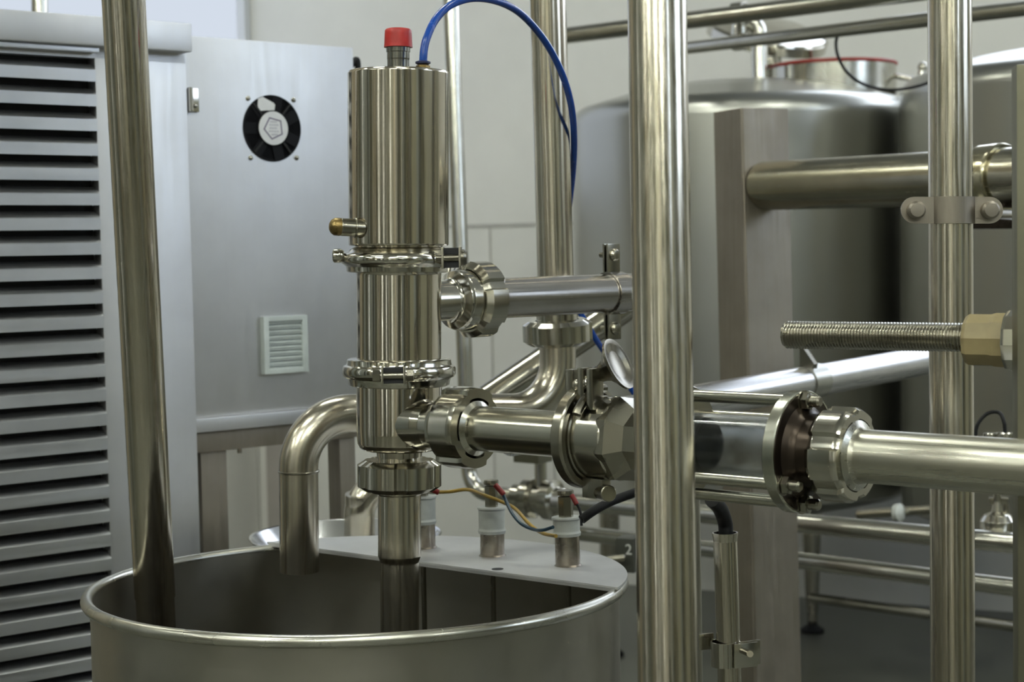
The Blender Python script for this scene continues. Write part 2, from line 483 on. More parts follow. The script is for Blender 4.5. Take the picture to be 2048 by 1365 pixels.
# upper body and lower clamp
part('valve_body', vprof(MB(), [(538, 88), (541, 85.5), (545, 85), (720, 84.5), (724, 90)]), M_pol_v, valve)
CLW = [(711, 92), (712, 100), (714, 104), (719, 104.5), (724, 106), (727, 112), (732, 114), (742, 114), (747, 111), (751, 104), (757, 102), (764, 101), (766, 97), (767, 86)]
cl = part('clamp', vprof(MB(), CLW), M_pol, valve)
ex2 = Vector((1, .04, 0)).normalized(); ey2 = Vector((-.04, 1, 0)).normalized()
cb = P(787, 752, 1.908)
for s in (-1, 1):
    o = MB().box(cb + ex2 * (s * 21 * k2) + ey2 * .006, ex2, ey2, Z, 2.4 * k2, 18 * k2, 17 * k2, .0008)
    part('clamp_lug', o, M_pol, cl)
o = MB().box(cb + ey2 * .008, ex2, ey2, Z, 18.6 * k2, 13 * k2, 15 * k2)  # dark filler painted as shade between the lower lugs
part('clamp_gap_shade', o, M_hollowshade, cl, 'dark block standing for shade in the clamp bracket')
o = MB().cyl(cb - ex2 * (40 * k2), cb + ex2 * (40 * k2), 7 * k2, 20)
o.hexa(cb - ex2 * (40 * k2), ex2, 12 * k2, 15 * k2, Z, .2); o.hexa(cb + ex2 * (25 * k2), ex2, 12 * k2, 14 * k2, Z, .5)
part('clamp_bolt', o, M_dark, cl)
# lower body with its outlet neck
part('lower_body', vprof(MB(), [(760, 84), (767, 86), (860, 85.5), (882, 84), (890, 80), (895, 73), (897, 60), (897, 46), (916, 45), (917, 50), (921, 52), (924, 40)]), M_pol_v, valve)

def nut(o, ax, R, L, slots=6, depth=.0045, width=.30, ph=0.0, rin=None, ch=.82, n=96, ref=None):
    """round slotted union nut"""
    def fn(t):
        q = (t - ph) % (2 * PI / slots)
        d = min(q, 2 * PI / slots - q)
        return 1.0 if d > width / 2 else 1.0 - depth / R
    mb = MB(); rin = rin or R * .56; c = L * .16
    mb.lathe(o, ax, [(L * .12, rin), (0, rin * 1.02), (0, R * ch), (c, R), (L - c, R), (L, R * ch), (L, rin * 1.02), (L * .88, rin)], n, ref, fn, 0, caps=False)
    return mb
part('union_nut', nut(VA(915), VD, 84.5 * k2, (978 - 915) * k2, 6, .004, .26, .42, 44 * k2), M_pol, valve)
# outlet branch of the valve towards the upper pipe, axis A
A_dir = hdir(48)
A0 = P(799, 606, 2.0)
def At(px):            # point of axis A below the pixel column px
    lo, hi = 0, 1.5
    for _ in range(50):
        m_ = (lo + hi) / 2; q = A0 + A_dir * m_ - CAM
        x = CX + F * q.dot(_r) / q.dot(_f)
        if x < px: lo = m_
        else: hi = m_
    return lo
tn = At(946)
o = MB().lathe(A0, A_dir, [(.02, .0245), (tn - .040, .0245), (tn - .036, .027), (tn - .031, .0355), (tn - .027, .0372), (tn - .006, .0372), (tn + .002, .0365)], 56)
part('side_branch', o, M_pol, valve)
E_dir = hdir(130); E0 = P(797, 846, 2.0)
def Et(px):
    lo, hi = 0, 1.6
    for _ in range(50):
        m_ = (lo + hi) / 2; q = E0 + E_dir * m_ - CAM
        x = CX + F * q.dot(_r) / q.dot(_f)
        if x < px: lo = m_
        else: hi = m_
    return lo
te = Et(915)
o = MB().lathe(E0, E_dir, [(.02, .034), (.045, .030), (.056, .0275), (te - .016, .027), (te, .031)], 56)
part('side_branch', o, M_pol, valve)

# drop pipe from the valve into the drum
solo('drop_pipe', vprof(MB(), [(972, 40), (979, 46), (983, 46), (986, 43.5), (1110, 43.5), (1122, 39), (1420, 39)], 48), M_vpipe, 'upright steel drop pipe from valve union nut down into the open drum', 'pipe')

# ------------------------------------------------------------------ upper pipe A
pa = thing('outlet_pipe', 'short horizontal steel pipe with union nut leaving the valve body to the right', 'pipe', A0 + A_dir * tn)
M_A = pipe_mat(A_dir, 'drawn stainless outlet tube', (.60, .57, .54), (.50, .47, .43), .16, .26)
part('pipe', MB().lathe(A0, A_dir, [(tn + .004, .030), (tn + .026, .030), (tn + .028, .0255), (At(1300), .0255)], 48).tube(fillet([A0 + A_dir * (At(1300) - .002), A0 + A_dir * (At(1321)), A0 + A_dir * At(1321) + Vector((0, 0, 4.38 - A0.z))], .035, 10), .0254, 40), M_A, pa)
part('union_nut', nut(A0 + A_dir * (tn - .012), A_dir, .0472, .036, 5, .0035, .30, 1.15, .0372, .86), M_pol, pa)
# clamp on pipe A
tc = At(1228); ca = thing('pipe_clamp', 'two-part steel pipe clamp with bolts around the horizontal outlet pipe', 'clamp', A0 + A_dir * tc)
o = MB().lathe(A0, A_dir, [(tc - .014, .0262), (tc - .014, .0285), (tc + .012, .0285), (tc + .012, .0262)], 48, caps=False)
part('clamp_band', o, M_A, ca)
sd = A_dir.cross(Z)     # side direction of the clamp
for nm, zc, sgn in (('upper', .047, 1), ('lower', -.043, -1)):
    cpt = A0 + A_dir * (tc - .004) + Z * zc
    for s in (-1, 1):
        o = MB().box(cpt + sd * (s * .0035), A_dir, sd, Z, .0115, .0017, .019, .0016)
        part('clamp_lug', o, M_dark, ca)
    o = MB().cyl(cpt - sd * .020 + Z * .004 * sgn, cpt + sd * .008 + Z * .004 * sgn, .0035, 16)
    o.lathe(cpt + sd * .0045 + Z * .004 * sgn, sd, [(0, .0085), (.003, .0085), (.006, .006), (.0068, 0)], 24)
    part('bolt', o, M_dark, ca)

# ------------------------------------------------------------------ riser B and return line into the drum
solo('riser_pipe', MB().cyl(*ext(P(1094, -60, 2.31), P(1113, 628, 2.33), 4.38), .0252, 40), M_vpipe, 'upright steel riser pipe behind the arc of blue hose', 'pipe')
rl = thing('return_line', 'bent steel return pipe with union nut curving behind the valve into the drum', 'pipe', P(1115, 660, 2.33))
NB = P(1114, 640, 2.33); nbd = (P(1116, 690, 2.335) - NB).normalized()
part('union_nut', nut(NB, nbd, .0485, .034, 6, .004, .34, .25, .030), M_pol, rl)
o = MB().lathe(NB - nbd * .012, nbd, [(0, .029), (.014, .029), (.016, .024)], 40)
part('collar', o, M_pol, rl)
pts = [P(1115, 668, 2.335), P(1117, 824, 2.34), P(596, 828, 2.175), P(599, 1143, 2.19)]
M_ret = steel('bent stainless tube', WARM, WARM2, .15, .25, None, 1, 120, 0, 12)
o = MB().tube(fillet(pts, [.068, .068], 14), .0255, 40, hollow=('end',))
part('pipe', o, M_ret, rl)
# sleeve on the lower straight part
o = MB().lathe(P(597.5, 941, 2.18), (pts[3] - pts[2]).normalized(), [(0, .0258), (.0008, .0268), (.002, .0268), (.003, .0258)], 40)
part('weld_seam', o, M_dark, rl)

# diagonal pipe behind
dd0 = P(925, 836, 2.72); dd1 = P(1300, 578, 2.86)
solo('diagonal_pipe', MB().cyl(dd0, dd1, .026, 36), pipe_mat(dd1 - dd0, 'drawn stainless diagonal tube', (.42, .40, .33), (.34, .32, .26)), 'steel pipe slanting up to the right behind the curved elbow', 'pipe')

# ------------------------------------------------------------------ blue hose
hp = [(846, 132, 1.96), (848, 100, 1.96), (855, 72, 1.965), (872, 38, 1.98), (900, 11, 2.0), (940, -3, 2.03), (985, 0, 2.07), (1030, 19, 2.12),
      (1068, 54, 2.17), (1102, 102, 2.21), (1128, 158, 2.245), (1143, 215, 2.28), (1148, 275, 2.32), (1146, 335, 2.36), (1140, 395, 2.41), (1130, 480, 2.50), (1140, 580, 2.58), (1185, 668, 2.62),
      (1225, 727, 2.66), (1262, 778, 2.70), (1310, 850, 2.72)]
o = MB().tube(smooth_path([P(*q) for q in hp], 8), .0047, 16)
solo('air_hose', o, M_blue, 'blue air hose arching from the top of the valve over the riser pipe', 'hose')

# ------------------------------------------------------------------ lower pipe E, check valve, sight glass, pipe F
def EP(t, off=Vector((0, 0, 0))): return E0 + E_dir * t + off
M_E = pipe_mat(E_dir, 'drawn stainless feed tube', (.58, .565, .49), (.48, .465, .39), .15, .25)
pe = thing('feed_pipe', 'horizontal steel feed pipe with slotted union nut entering the lower valve body', 'pipe', EP(te))
tE1 = Et(1146)
part('pipe', MB().lathe(E0, E_dir, [(te + .014, .0315), (te + .030, .0315), (te + .034, .026), (te + .036, .0257), (tE1, .0257)], 56), M_E, pe)
part('union_nut', nut(EP(te - .010), E_dir, .0472, .040, 4, .0045, .55, .62, .034, .97), M_pol, pe)
cv = thing('check_valve', 'steel check valve with clamp and wing nut beside the thick upright pole', 'valve', EP(Et(1200)))
tk = Et(1163)
o = MB().lathe(E0, E_dir, [(tk - .012, .0262), (tk - .010, .034), (tk - .004, .048), (tk, .0545), (tk + .002, .0565), (tk + .013, .0565), (tk + .016, .055), (tk + .017, .050), (tk + .012, .0475), (tk + .017, .0465), (tk + .019, .044)], 72)
ck = part('clamp', o, M_dark, cv, 'dark steel clamp ring')
o = MB().lathe(E0, E_dir, [(tk + .006, .045), (tk + .024, .045), (tk + .055, .0450), (tk + .057, .0440)], 64)
part('valve_body', o, M_pol, cv)
o = MB().lathe(E0, E_dir, [(tk + .050, .046), (tk + .054, .0475), (tk + .062, .0475), (tk + .078, .034), (tk + .100, .034), (tk + .100, .030), (tk + .104, .030)], 8, None, None, .25)
part('hexagon_body', o, M_dark, cv, smooth=20)
# lugs and wing nut on top
LT = P(1172, 800, 1.83)
lt_dir = E_dir; sdE = E_dir.cross(Z).normalized()
o = MB()
o.box(P(1151, 778, 1.815), lt_dir, sdE, Z, .0055, .012, .022, .003)
o.box(P(1172, 772, 1.795), lt_dir, sdE, Z, .0045, .010, .020, .003)
o.box(P(1190, 778, 1.775), lt_dir, sdE, Z, .0045, .010, .022, .003)
part('clamp_lug', o, M_dark, ck)
o = MB().torus(EP(tk + .028), E_dir, .0525, .005, 40, 10, -.1, 1.0)
part('clamp_jaw', o, M_dark2, ck)
w0 = P(1150, 775, 1.80); w1 = P(1238, 728, 1.77); wd = (w1 - w0).normalized()
L = (w1 - w0).length
wn = MB().lathe(w0 + wd * L * .45, wd, [(0, .009), (.010, .009), (.018, .012), (.026, .020), (.031, .0262), (.034, .0262), (.0335, .022), (.031, .014), (.031, 0)], 32, None, lambda t: 1.0 + .10 * math.cos(2 * t))
part('wing_nut', wn, M_dark2, ck)
o = MB().cyl(w0, w0 + wd * L * .8, .0045, 16)
for q in ((1154, 768, 1.795), (1174, 766, 1.78)):
    o.ball(P(*q), .005)
part('clamp_bolt', o, M_pol, ck)
o = MB().cyl(P(1200, 985, 1.80), P(1218, 988, 1.775), .009, 20, .001)
o.box(P(1193, 976, 1.80), E_dir, sdE, Z, .014, .008, .011, .003)
part('clamp_hinge', o, M_dark, ck)

# sight glass
sg = thing('sight_glass', 'clear tubular sight glass between round bolted flanges right of the thick pole', 'gauge', EP(Et(1480)))
tg0 = Et(1372); tg1 = Et(1594)
def flange(t0, t1, R=.0605):
    return MB().lathe(E0, E_dir, [(t0, .030), (t0, R - .001), (t0 + .001, R), (t1 - .001, R), (t1, R - .001), (t1, .030)], 72, caps=False)
o = flange(tg1 - .004, tg1 + .009)
part('flange', o, steel('machined flange', (.60, .60, .53), (.50, .50, .43), .14, .22, None, 1, 60, 0), sg)
o = flange(tg0 - .013, tg0)
part('flange', o, M_dark, sg)
o = MB().lathe(E0, E_dir, [(tg0 - .05, .031), (tg0 - .03, .031), (tg0 - .013, .036)], 40)
part('hub', o, M_pol, sg)
gl = MB().lathe(E0, E_dir, [(tg0, .0325), (tg1, .0325), (tg1, .0285), (tg0, .0285), (tg0, .0325)], 56, caps=False)
part('glass_tube', gl, M_glass, sg, 'clear glass tube')
o = MB().lathe(E0, E_dir, [(tg0 - .001, .0283), (Et(1418), .0283), (Et(1421), .026), (Et(1421), 0)], 40)
part('valve_disc', o, M_black, sg, 'black disc inside glass')
aE, bE = perp(E_dir)
hubE = MB().lathe(E0, E_dir, [(tg1 + .009, .047), (tg1 + .014, .042), (tg1 + .019, .038), (tg1 + .040, .036)], 64)
part('hub', hubE, M_ring, sg, 'dark glossy hub')
part('flange_face', MB().lathe(E0, E_dir, [(tg1 + .009, .044), (tg1 + .0094, .0445), (tg1 + .0094, .0575), (tg1 + .009, .058)], 64, caps=False), M_ring, sg, 'flange face coloured as dark reflection')  # dark reflection on the steel face put into its colour
for i, deg in enumerate((4, 300, 172, 123)):
    a_ = math.radians(deg); off = (aE * math.cos(a_) + bE * math.sin(a_)) * .0505
    part('tie_rod', MB().cyl(EP(tg0, off), EP(tg1 - .002, off), .0062, 24), M_E, sg)
    o = MB().lathe(EP(tg1 + .009, off), E_dir, [(0, .0105), (.0015, .0105), (.0015, .005)], 24)
    o.hexa(EP(tg1 + .0105, off), E_dir, .0092, .0075, None, .3)
    o.lathe(EP(tg1 + .018, off), E_dir, [(0, .0058), (.009, .0058), (.011, .004), (.011, 0)], 20)
    part('nut', o, M_dark, sg)
pf = thing('delivery_pipe', 'thick polished horizontal steel pipe with union nut running out right of sight glass', 'pipe', EP(Et(1700)))
tf = Et(1668)
part('pipe', MB().lathe(E0, E_dir, [(tf + .020, .034), (tf + .026, .034), (tf + .029, .0275), (tf + .033, .0257), (Et(2140) + .8, .0257)], 56), pipe_mat(E_dir, 'drawn stainless delivery tube', (.66, .645, .56), (.58, .565, .48), .24, .34), pf)
part('union_nut', nut(EP(tf - .008), E_dir, .0462, .034, 6, .004, .34, .15, .0345, .93), M_pol, pf)

# ------------------------------------------------------------------ upright poles
solo('steel_pole', MB().cyl(*ext(P(1313, -60, 1.452), P(1338, 1460, 1.415), 4.38, .002), .0256, 48), M_vpipe, 'thick upright steel pole in front, crossing the middle right from top to bottom', 'pole')
pL0 = P(244, -60, 2.0); pL1 = P(317, 1330, 2.165)
o = MB().cyl(ext(pL0, pL1, 4.38)[0], pL0.lerp(pL1, .895), .0258, 48)
o.cyl(pL0.lerp(pL1, .89), pL1, .0245, 48)
solo('steel_pole', o, M_vpipe, 'upright steel pole in front of louvers, standing inside the left of the drum', 'pole')
pR0 = P(1899, -60, 1.99); pR1 = P(1906, 1460, 1.99)
solo('steel_pole', MB().cyl(*ext(pR0, pR1, 4.38, .002), .0258, 48), M_vpipe, 'upright steel pole on the right carrying a flat two-bolt clamp', 'pole')
# clamp plate on the right pole
pc = thing('pole_clamp', 'flat dull clamp plate with two round bolts across the right-hand pole', 'clamp', P(1900, 445, 1.96))
cpx = (P(1975, 421, 1.96) - P(1830, 421, 1.96)).normalized(); cpz = Z; cpy = cpx.cross(cpz)
c0 = P(1900, 421, 1.982)
k19 = mm(1, 1.955)
prof = []
w = 103 * k19; hh = 27 * k19; r_ = hh
sec = []
for i in range(13): 
    a_ = PI / 2 + PI * i / 12; sec.append((-w + r_ + r_ * math.cos(a_), r_ * math.sin(a_)))
for i in range(13):
    a_ = -PI / 2 + PI * i / 12; sec.append((w - r_ + r_ * math.cos(a_), r_ * math.sin(a_)))
o = MB().prism(sec, c0 - cpy * -.006, cpx, cpz, cpy, .0035)
bow = []
for i in range(17):
    a_ = PI * i / 16; bow.append((-math.cos(a_) * .0300, math.sin(a_) * .0300))
for i in range(16, -1, -1):
    a_ = PI * i / 16; bow.append((-math.cos(a_) * .0268, math.sin(a_) * .0268))
axp = (pR0 + (pR1 - pR0) * ((421 + 60) / 1520.0))
front = -cpy if cpy.dot(Vector((0, -1, 0))) < 0 else cpy
o.prism(bow, axp - cpz * hh, cpx, front, cpz, 2 * hh)
part('clamp_plate', o, M_post, pc)
for s in (-1, 1):
    b0 = c0 + cpx * (s * (w - r_) * .98) + front * .0095
    part('bolt', MB().lathe(b0, front, [(0, .0105), (.009, .0105), (.012, .008), (.0125, 0)], 24), M_post, pc)

# ------------------------------------------------------------------ drum
DC = Vector((-.187 - .0, 2.05, CAM.z - .4125))
dx = ray(717, 1190); DC = Vector((dx.x / dx.y * 2.05, 2.05, CAM.z - .4125))
tilt = math.radians(1.1)
DN = Vector((0, math.sin(tilt), math.cos(tilt))).normalized()
R_d = .322
drum = thing('mixing_drum', 'large round open steel drum with rolled rim under the valve', 'drum', Vector((DC.x, DC.y, 0)))
o = MB().lathe(DC, -DN, [(-.002, R_d - .004), (-.001, R_d), (.03, R_d - .001), (1.02, R_d - .004), (1.025, R_d - .03), (1.025, 0)], 128, Vector((0, 1, 0)), caps=False)
o.lathe(DC, -DN, [(-.002, R_d - .004), (.9, R_d - .006), (.9, 0)], 128, Vector((0, 1, 0)), caps=False)
bmesh.ops.remove_doubles(o.b, verts=o.b.verts[:], dist=1e-5)
part('drum_shell', o, M_drum, drum)
part('rolled_rim', MB().torus(DC + DN * .002, DN, R_d + .003, .0072, 160, 16, ref=Vector((0, 1, 0))), steel('brushed rolled rim', (.60, .59, .53), (.50, .49, .43), .24, .34, None, 1, 70, 0, 10), drum)
# half lid
LP = DC + DN * .011
e1 = RP(1249, 1180, LP, DN) - LP; e0 = RP(637, 1100, LP, DN) - LP
ch = (e0 - e1).normalized()
RL = R_d + .009
def on_circle(p, d):
    b_ = p.dot(d); c_ = p.dot(p) - RL * RL
    return p + d * (-b_ + math.sqrt(b_ * b_ - c_))
c0_ = on_circle(e1, ch); c1_ = on_circle(e1, -ch)
ax_a, ax_b = perp(DN, Vector((0, 1, 0)))
ang = lambda v: math.atan2(v.dot(ax_b), v.dot(ax_a))
a0, a1 = ang(c0_), ang(c1_)
far = 0.0
if a0 > a1: a0, a1 = a1, a0
sec = []
for i in range(65):
    a_ = a0 + (a1 - a0) * i / 64
    sec.append((RL * math.cos(a_), RL * math.sin(a_)))
o = MB().prism(sec, LP - DN * .0015, ax_a, ax_b, DN, .003)
# small turned-down lip along the cut edge
mid = LP + (c0_ + c1_) / 2; cl_ = (c1_ - c0_).normalized()
o.box(mid - DN * .002, cl_, DN.cross(cl_), DN, (c1_ - c0_).length / 2 - .004, .0008, .0022)
lid = solo('drum_lid', o, M_lid, 'flat half-moon steel lid covering the back of the drum', 'lid')
hq = RP(995, 1139, LP + DN * .0016, DN)
o = MB().lathe(hq, DN, [(0, .0075), (.0004, .0075), (.0004, 0)], 28); 
off = ROOT[lid.name]
o = part('bolt_hole_shade', o, M_hollowshade, lid, 'dark piece standing for shade in a small hole')
# electrodes
def electrode(px, py, spec, label, d=None):
    bp = RP(px, py, LP, DN) + DN * .0015
    dd = (bp - CAM).dot(_f); k = mm(1, dd)
    t = thing('electrode_probe', label, 'electrode', bp, 'electrode probes on the drum lid')
    r1, h1, r2, h2, r3, h3, tl = spec
    tip = (DN + Vector((tl, 0, 0))).normalized()
    o = MB().lathe(bp, tip, [(0, r1 * k * 1.12), (.002, r1 * k), (h1 * k, r1 * k * .98)], 36)
    part('socket', o, M_rust, t, 'stained steel socket')
    o = MB().lathe(bp, tip, [((h1 - 2) * k, r2 * k * .96), ((h1 + 4) * k, r2 * k * 1.0), ((h1 + 8) * k, r2 * k * .93), (h2 * k - .004, r2 * k * .95), (h2 * k - .002, r2 * k * 1.04), (h2 * k, r2 * k * 1.02)], 36)
    part('insulator', o, M_whitep, t, 'milky white plastic insulator')
    b0 = bp + tip * (h2 * k)
    o = MB().hexa(b0 - tip * .002, tip, r3 * k, (h3 - h2) * k * .86, None, .2, .08)
    o.lathe(b0 + tip * ((h3 - h2) * k * .84), tip, [(0, r3 * k * 1.1), (.003, r3 * k * 1.15), (.006, r3 * k * 1.1), (.0065, 0)], 20)
    part('terminal', o, M_dark, t)
    part('rod', MB().cyl(bp - DN * .25, bp - DN * .003, .0035, 14), M_dark, t)
    return t
electrode(985, 1114, (24.5, 47, 28, 98, 13, 151, .0), 'electrode with white insulator in the middle of drum lid, wired to red-tipped dark wire')
electrode(1136, 1134, (25, 62, 28.5, 98, 15, 150, -.02), 'electrode with white insulator at the right end of the lid, near the thick pole')
electrode(846, 1098, (25.5, 50, 28.5, 104, 13, 158, .0), 'electrode half hidden behind the drop pipe, joined to the yellow wire')

# ------------------------------------------------------------------ wires
def wire(name, pts, r, mat, label, cat='wire', tip=None):
    o = MB().tube(smooth_path([P(*q) for q in pts], 8), r, 12)
    w = solo(name, o, mat, label, cat)
    if tip:
        q0, q1, rr = tip
        part('ferrule', MB().cyl(P(*q0), P(*q1), rr, 14, rr * .25), M_redw, w, 'red ferrule')
    return w
wire('wire', [(876, 985, 2.13), (900, 984, 2.13), (935, 980, 2.13), (965, 990, 2.16), (1000, 1003, 2.16), (1030, 1018, 2.12), (1060, 1050, 2.08), (1085, 1067, 2.04), (1112, 1073, 2.0)], .0023, M_yel,
     'thin yellow wire hanging between the electrodes with a red tip', tip=((858, 978, 2.13), (878, 986, 2.13), .0036))
wire('wire', [(1004, 986, 2.09), (1012, 1003, 2.08), (1024, 1027, 2.06), (1042, 1048, 2.04), (1065, 1059, 2.02), (1085, 1061, 1.99), (1106, 1055, 1.97)], .0021, M_teal,
     'thin dark blue wire drooping from the middle electrode with a red tip', tip=((990, 970, 2.09), (1008, 990, 2.085), .0034))
wire('wire', [(1150, 1004, 1.96), (1158, 1017, 1.96), (1162, 1032, 1.955), (1163, 1052, 1.95)], .0016, M_black,
     'very short black wire with red tip at the right electrode terminal', tip=((1143, 990, 1.965), (1154, 1010, 1.96), .003))
wire('cable', [(1163, 1040, 1.955), (1185, 1024, 1.96), (1215, 1007, 1.97), (1245, 995, 1.98), (1300, 975, 1.99), (1360, 950, 2.0)], .0055, M_black,
     'black sheathed cable running from the right electrode behind the pole', 'cable')

# ------------------------------------------------------------------ second elbow and funnel behind the drum
e_ = [P(860, 968, 2.80), P(719, 966, 2.74), P(719, 1078, 2.76)]
o = MB().tube(fillet(e_, .048, 14), .0255, 36, hollow=('end',))
sp_ = solo('spout_pipe', o, M_ret, 'bent steel spout with open dark mouth behind the drop pipe', 'pipe')
o = MB().torus(e_[2], Z, .0262, .003, 36, 10)
part('mouth_ring', o, M_black, sp_, 'black rubber mouth ring')
fc = P(691, 1068, 2.77); Rf = mm(191, 2.77)
o = MB().lathe(fc, -Z, [(0, Rf), (.002, Rf + .001), (.004, Rf - .001), (.10, Rf * .42), (.20, Rf * .30), (.20, Rf * .28), (.10, Rf * .40), (.001, Rf - .003), (0, Rf)], 72, caps=False)
o.lathe(fc - Z * .2, -Z, [(0, Rf * .3), (fc.z - .2, Rf * .3)], 32)
solo('funnel', o, steel('bright spun funnel', (.66, .67, .68), (.58, .58, .58), .16, .24, None, 1, 60, .02), 'wide shallow steel funnel half hidden behind the drum, shiny inside', 'funnel')

# ------------------------------------------------------------------ thin riser, small valve and floor pipes behind
T0 = P(899, -60, 4.0); T1 = P(939, 985, 4.0); T2 = P(1960, 1087, 3.28)
Tm = P(1145, 1003, 3.82)
M_T = steel('drawn stainless background tube', (.60, .59, .53), (.50, .49, .43), .14, .24, None, 1, 100, 0, 10)
o = MB().tube(fillet([ext(T0, T1, 4.38)[0], T1, P(1040, 993, 3.90)], .06, 12), .0185, 28)
solo('riser_pipe', o, M_T, 'thin upright pipe bending right at its foot in front of the pale wall', 'pipe')
o = MB().tube([P(1100, 1000, 3.85), P(2090, 1093, 3.22)], .0205, 28)
lo_grp = 'low horizontal pipes behind the drum'
solo('floor_pipe', o, M_T, 'upper of two low horizontal steel pipes behind the square post, leaving small valve', 'pipe', lo_grp)
o = MB().tube([P(1120, 1062, 3.95), P(2090, 1183, 3.22)], .018, 28)
solo('floor_pipe', o, M_T, 'lower of two low horizontal steel pipes behind the square post', 'pipe', lo_grp)
# butterfly valve on the thin pipe
bv = thing('butterfly_valve', 'small flanged steel valve on the low pipe right of middle electrode', 'valve', P(1082, 1032, 3.85))
bd = (P(2090, 1093, 3.22) - P(1100, 1000, 3.85)).normalized(); bc = P(1082, 999, 3.87)
o = MB().lathe(bc, bd, [(-.075, .022), (-.07, .032), (-.045, .032), (-.04, .046), (-.018, .046), (-.016, .034), (.0, .034), (.014, .034), (.016, .046), (.04, .046), (.045, .032), (.065, .03), (.07, .021)], 40)
part('body', o, M_pol, bv)
part('stem', MB().cyl(bc + Z * .03, bc + Z * .115, .014, 20), M_T, bv)
o = MB().box(bc + Z * .13 - bd * .02, bd, bd.cross(Z), Z, .035, .03, .045, .004)
part('handle_box', o, M_midcol, bv, 'olive grey handle housing')

# numbered valve between drum and thick pole
nv = thing('valve_block', 'dark valve block with white figure 2 and lever, between drum and thick pole', 'valve', P(1258, 1140, 3.4))
nb = P(1258, 1108, 3.4)
part('block', MB().box(nb, U, V, Z, .024, .02, .035, .003), M_dkcol, nv)
o = MB().cyl(P(1204, 1122, 3.36), P(1250, 1116, 3.36), .008, 16, .002)
part('lever', o, M_dark, nv)
cu_ = bpy.data.curves.new('figure', 'FONT'); cu_.body = '2'; cu_.size = .030; cu_.align_x = 'CENTER'; cu_.align_y = 'CENTER'; cu_.extrude = .0006
to = bpy.data.objects.new('figure', cu_); COL.objects.link(to)
dg = bpy.context.evaluated_depsgraph_get(); dg.update()
tm = bpy.data.meshes.new_from_object(to.evaluated_get(dg)); bpy.data.objects.remove(to)
b_ = MB(); b_.b.from_mesh(tm)
def place_text(b_, c, ex, ey, ez):
    M = Matrix((( ex.x, ey.x, ez.x, c.x), (ex.y, ey.y, ez.y, c.y), (ex.z, ey.z, ez.z, c.z), (0, 0, 0, 1)))
    bmesh.ops.transform(b_.b, matrix=M, verts=b_.b.verts[:])
nf = -V if (-V).dot(CAM - nb) > 0 else V
nf2 = -U
face_n = nf2 if nf2.dot((CAM - nb).normalized()) > nf.dot((CAM - nb).normalized()) else nf
exx = Z.cross(face_n).normalized()
half = .024 if face_n == nf2 else .02
q = RP(1257, 1101, nb + face_n * (half + .001), face_n)
place_text(b_, q, exx, Z, face_n)
part('figure', b_, M_num, nv, 'white painted figure 2')

# ------------------------------------------------------------------ big light pipe H
H0 = P(1000, 872, 2.36); H1 = P(1960, 702, 3.50)
H0 = P(1020, 873, 2.36)
hd = (H1 - H0).normalized()
solo('long_pipe', MB().cyl(H0, H1, .0285, 44), pipe_mat(hd, 'satin stainless long tube', (.64, .64, .65), (.58, .58, .59), .24, .34), 'long pale pipe receding behind the sight glass towards the right pole', 'pipe')
def along(p0, p1, px):
    lo, hi = 0., 1.
    for _ in range(50):
        m_ = (lo + hi) / 2; q = p0.lerp(p1, m_) - CAM
        x = CX + F * q.dot(_r) / q.dot(_f)
        if x < px: lo = m_
        else: hi = m_
    return p0.lerp(p1, lo)
hc = along(H0, H1, 1620)
hk = thing('pipe_clamp', 'narrow steel band clamp with pointed lug on the long pale pipe', 'clamp', hc)
o = MB().lathe(hc, hd, [(-.026, .0288), (-.026, .0312), (.026, .0312), (.026, .0288)], 44, caps=False)
part('clamp_band', o, M_tank, hk)
up = perp(hd)[0]
o = MB().prism([(-.024, .026), (-.026, .034), (-.006, .060), (.0, .060), (.0, .028)], hc - hd * .028, hd.cross(up) * -1, up, hd, .012)
o.box(hc - hd * .024 + up * .05, hd, hd.cross(up), up, .003, .004, .026)
part('clamp_lug', o, M_dark2, hk)

# ------------------------------------------------------------------ square post and thick cross pipe G
PC = P(1483, 216, 3.3); PD = P(1512, 1420, 3.32)
ra = math.radians(66); fr = Vector((math.sin(ra), math.cos(ra), 0)); fl = Vector((-math.cos(ra), math.sin(ra), 0)); s_ = .110
axd = (PD - PC).normalized()
o = MB()
A = []
pol = []
for q in ((0, 0), (1, 0), (1, 1), (0, 1)):
    pol.append((q[0] * s_, q[1] * s_))
h_ = (PC.z - .0) / abs(axd.z)
o.prism(pol, PC, fr, fl, axd, h_ - .001)
bmesh.ops.bevel(o.b, geom=[e for e in o.b.edges if abs((e.verts[0].co - e.verts[1].co).normalized().dot(axd)) > .9], offset=.004, segments=3, affect='EDGES')
solo('square_post', o, M_post, 'square dull steel post standing behind the sight glass', 'post')
fn_ = Vector((fr.y, -fr.x, 0))     # normal of the post's right face
G0 = RP(1528, 372, PC, fn_); G_dir = hdir(133)
G1 = G0.lerp(P(2080, 350, 2.75), 1.6)
G_dir = (G1 - G0).normalized()
M_G = steel('tarnished thick tube', (.44, .42, .34), (.33, .31, .245), .16, .26, G_dir, 70, 200, .05, 8)
o = MB().lathe(G0, G_dir, [(.002, .0475), (.006, .0482), ((G1 - G0).length, .0482)], 64)
solo('cross_pipe', o, M_G, 'thick tarnished horizontal pipe joined to the square post', 'pipe')
gc = along(G0, G1, 1982)
gk = thing('pipe_saddle', 'flared steel saddle band around the thick tarnished pipe, right of right pole', 'clamp', gc)
o = MB().lathe(gc, G_dir, [(-.05, .0486), (-.05, .0500), (-.030, .0510), (-.016, .0545), (.014, .0560), (.026, .0560), (.030, .0535), (.030, .0490)], 64, caps=False)
part('saddle_band', o, steel('bright saddle steel', (.62, .58, .42), (.52, .48, .34), .12, .2, None, 1, 60, .03), gk)
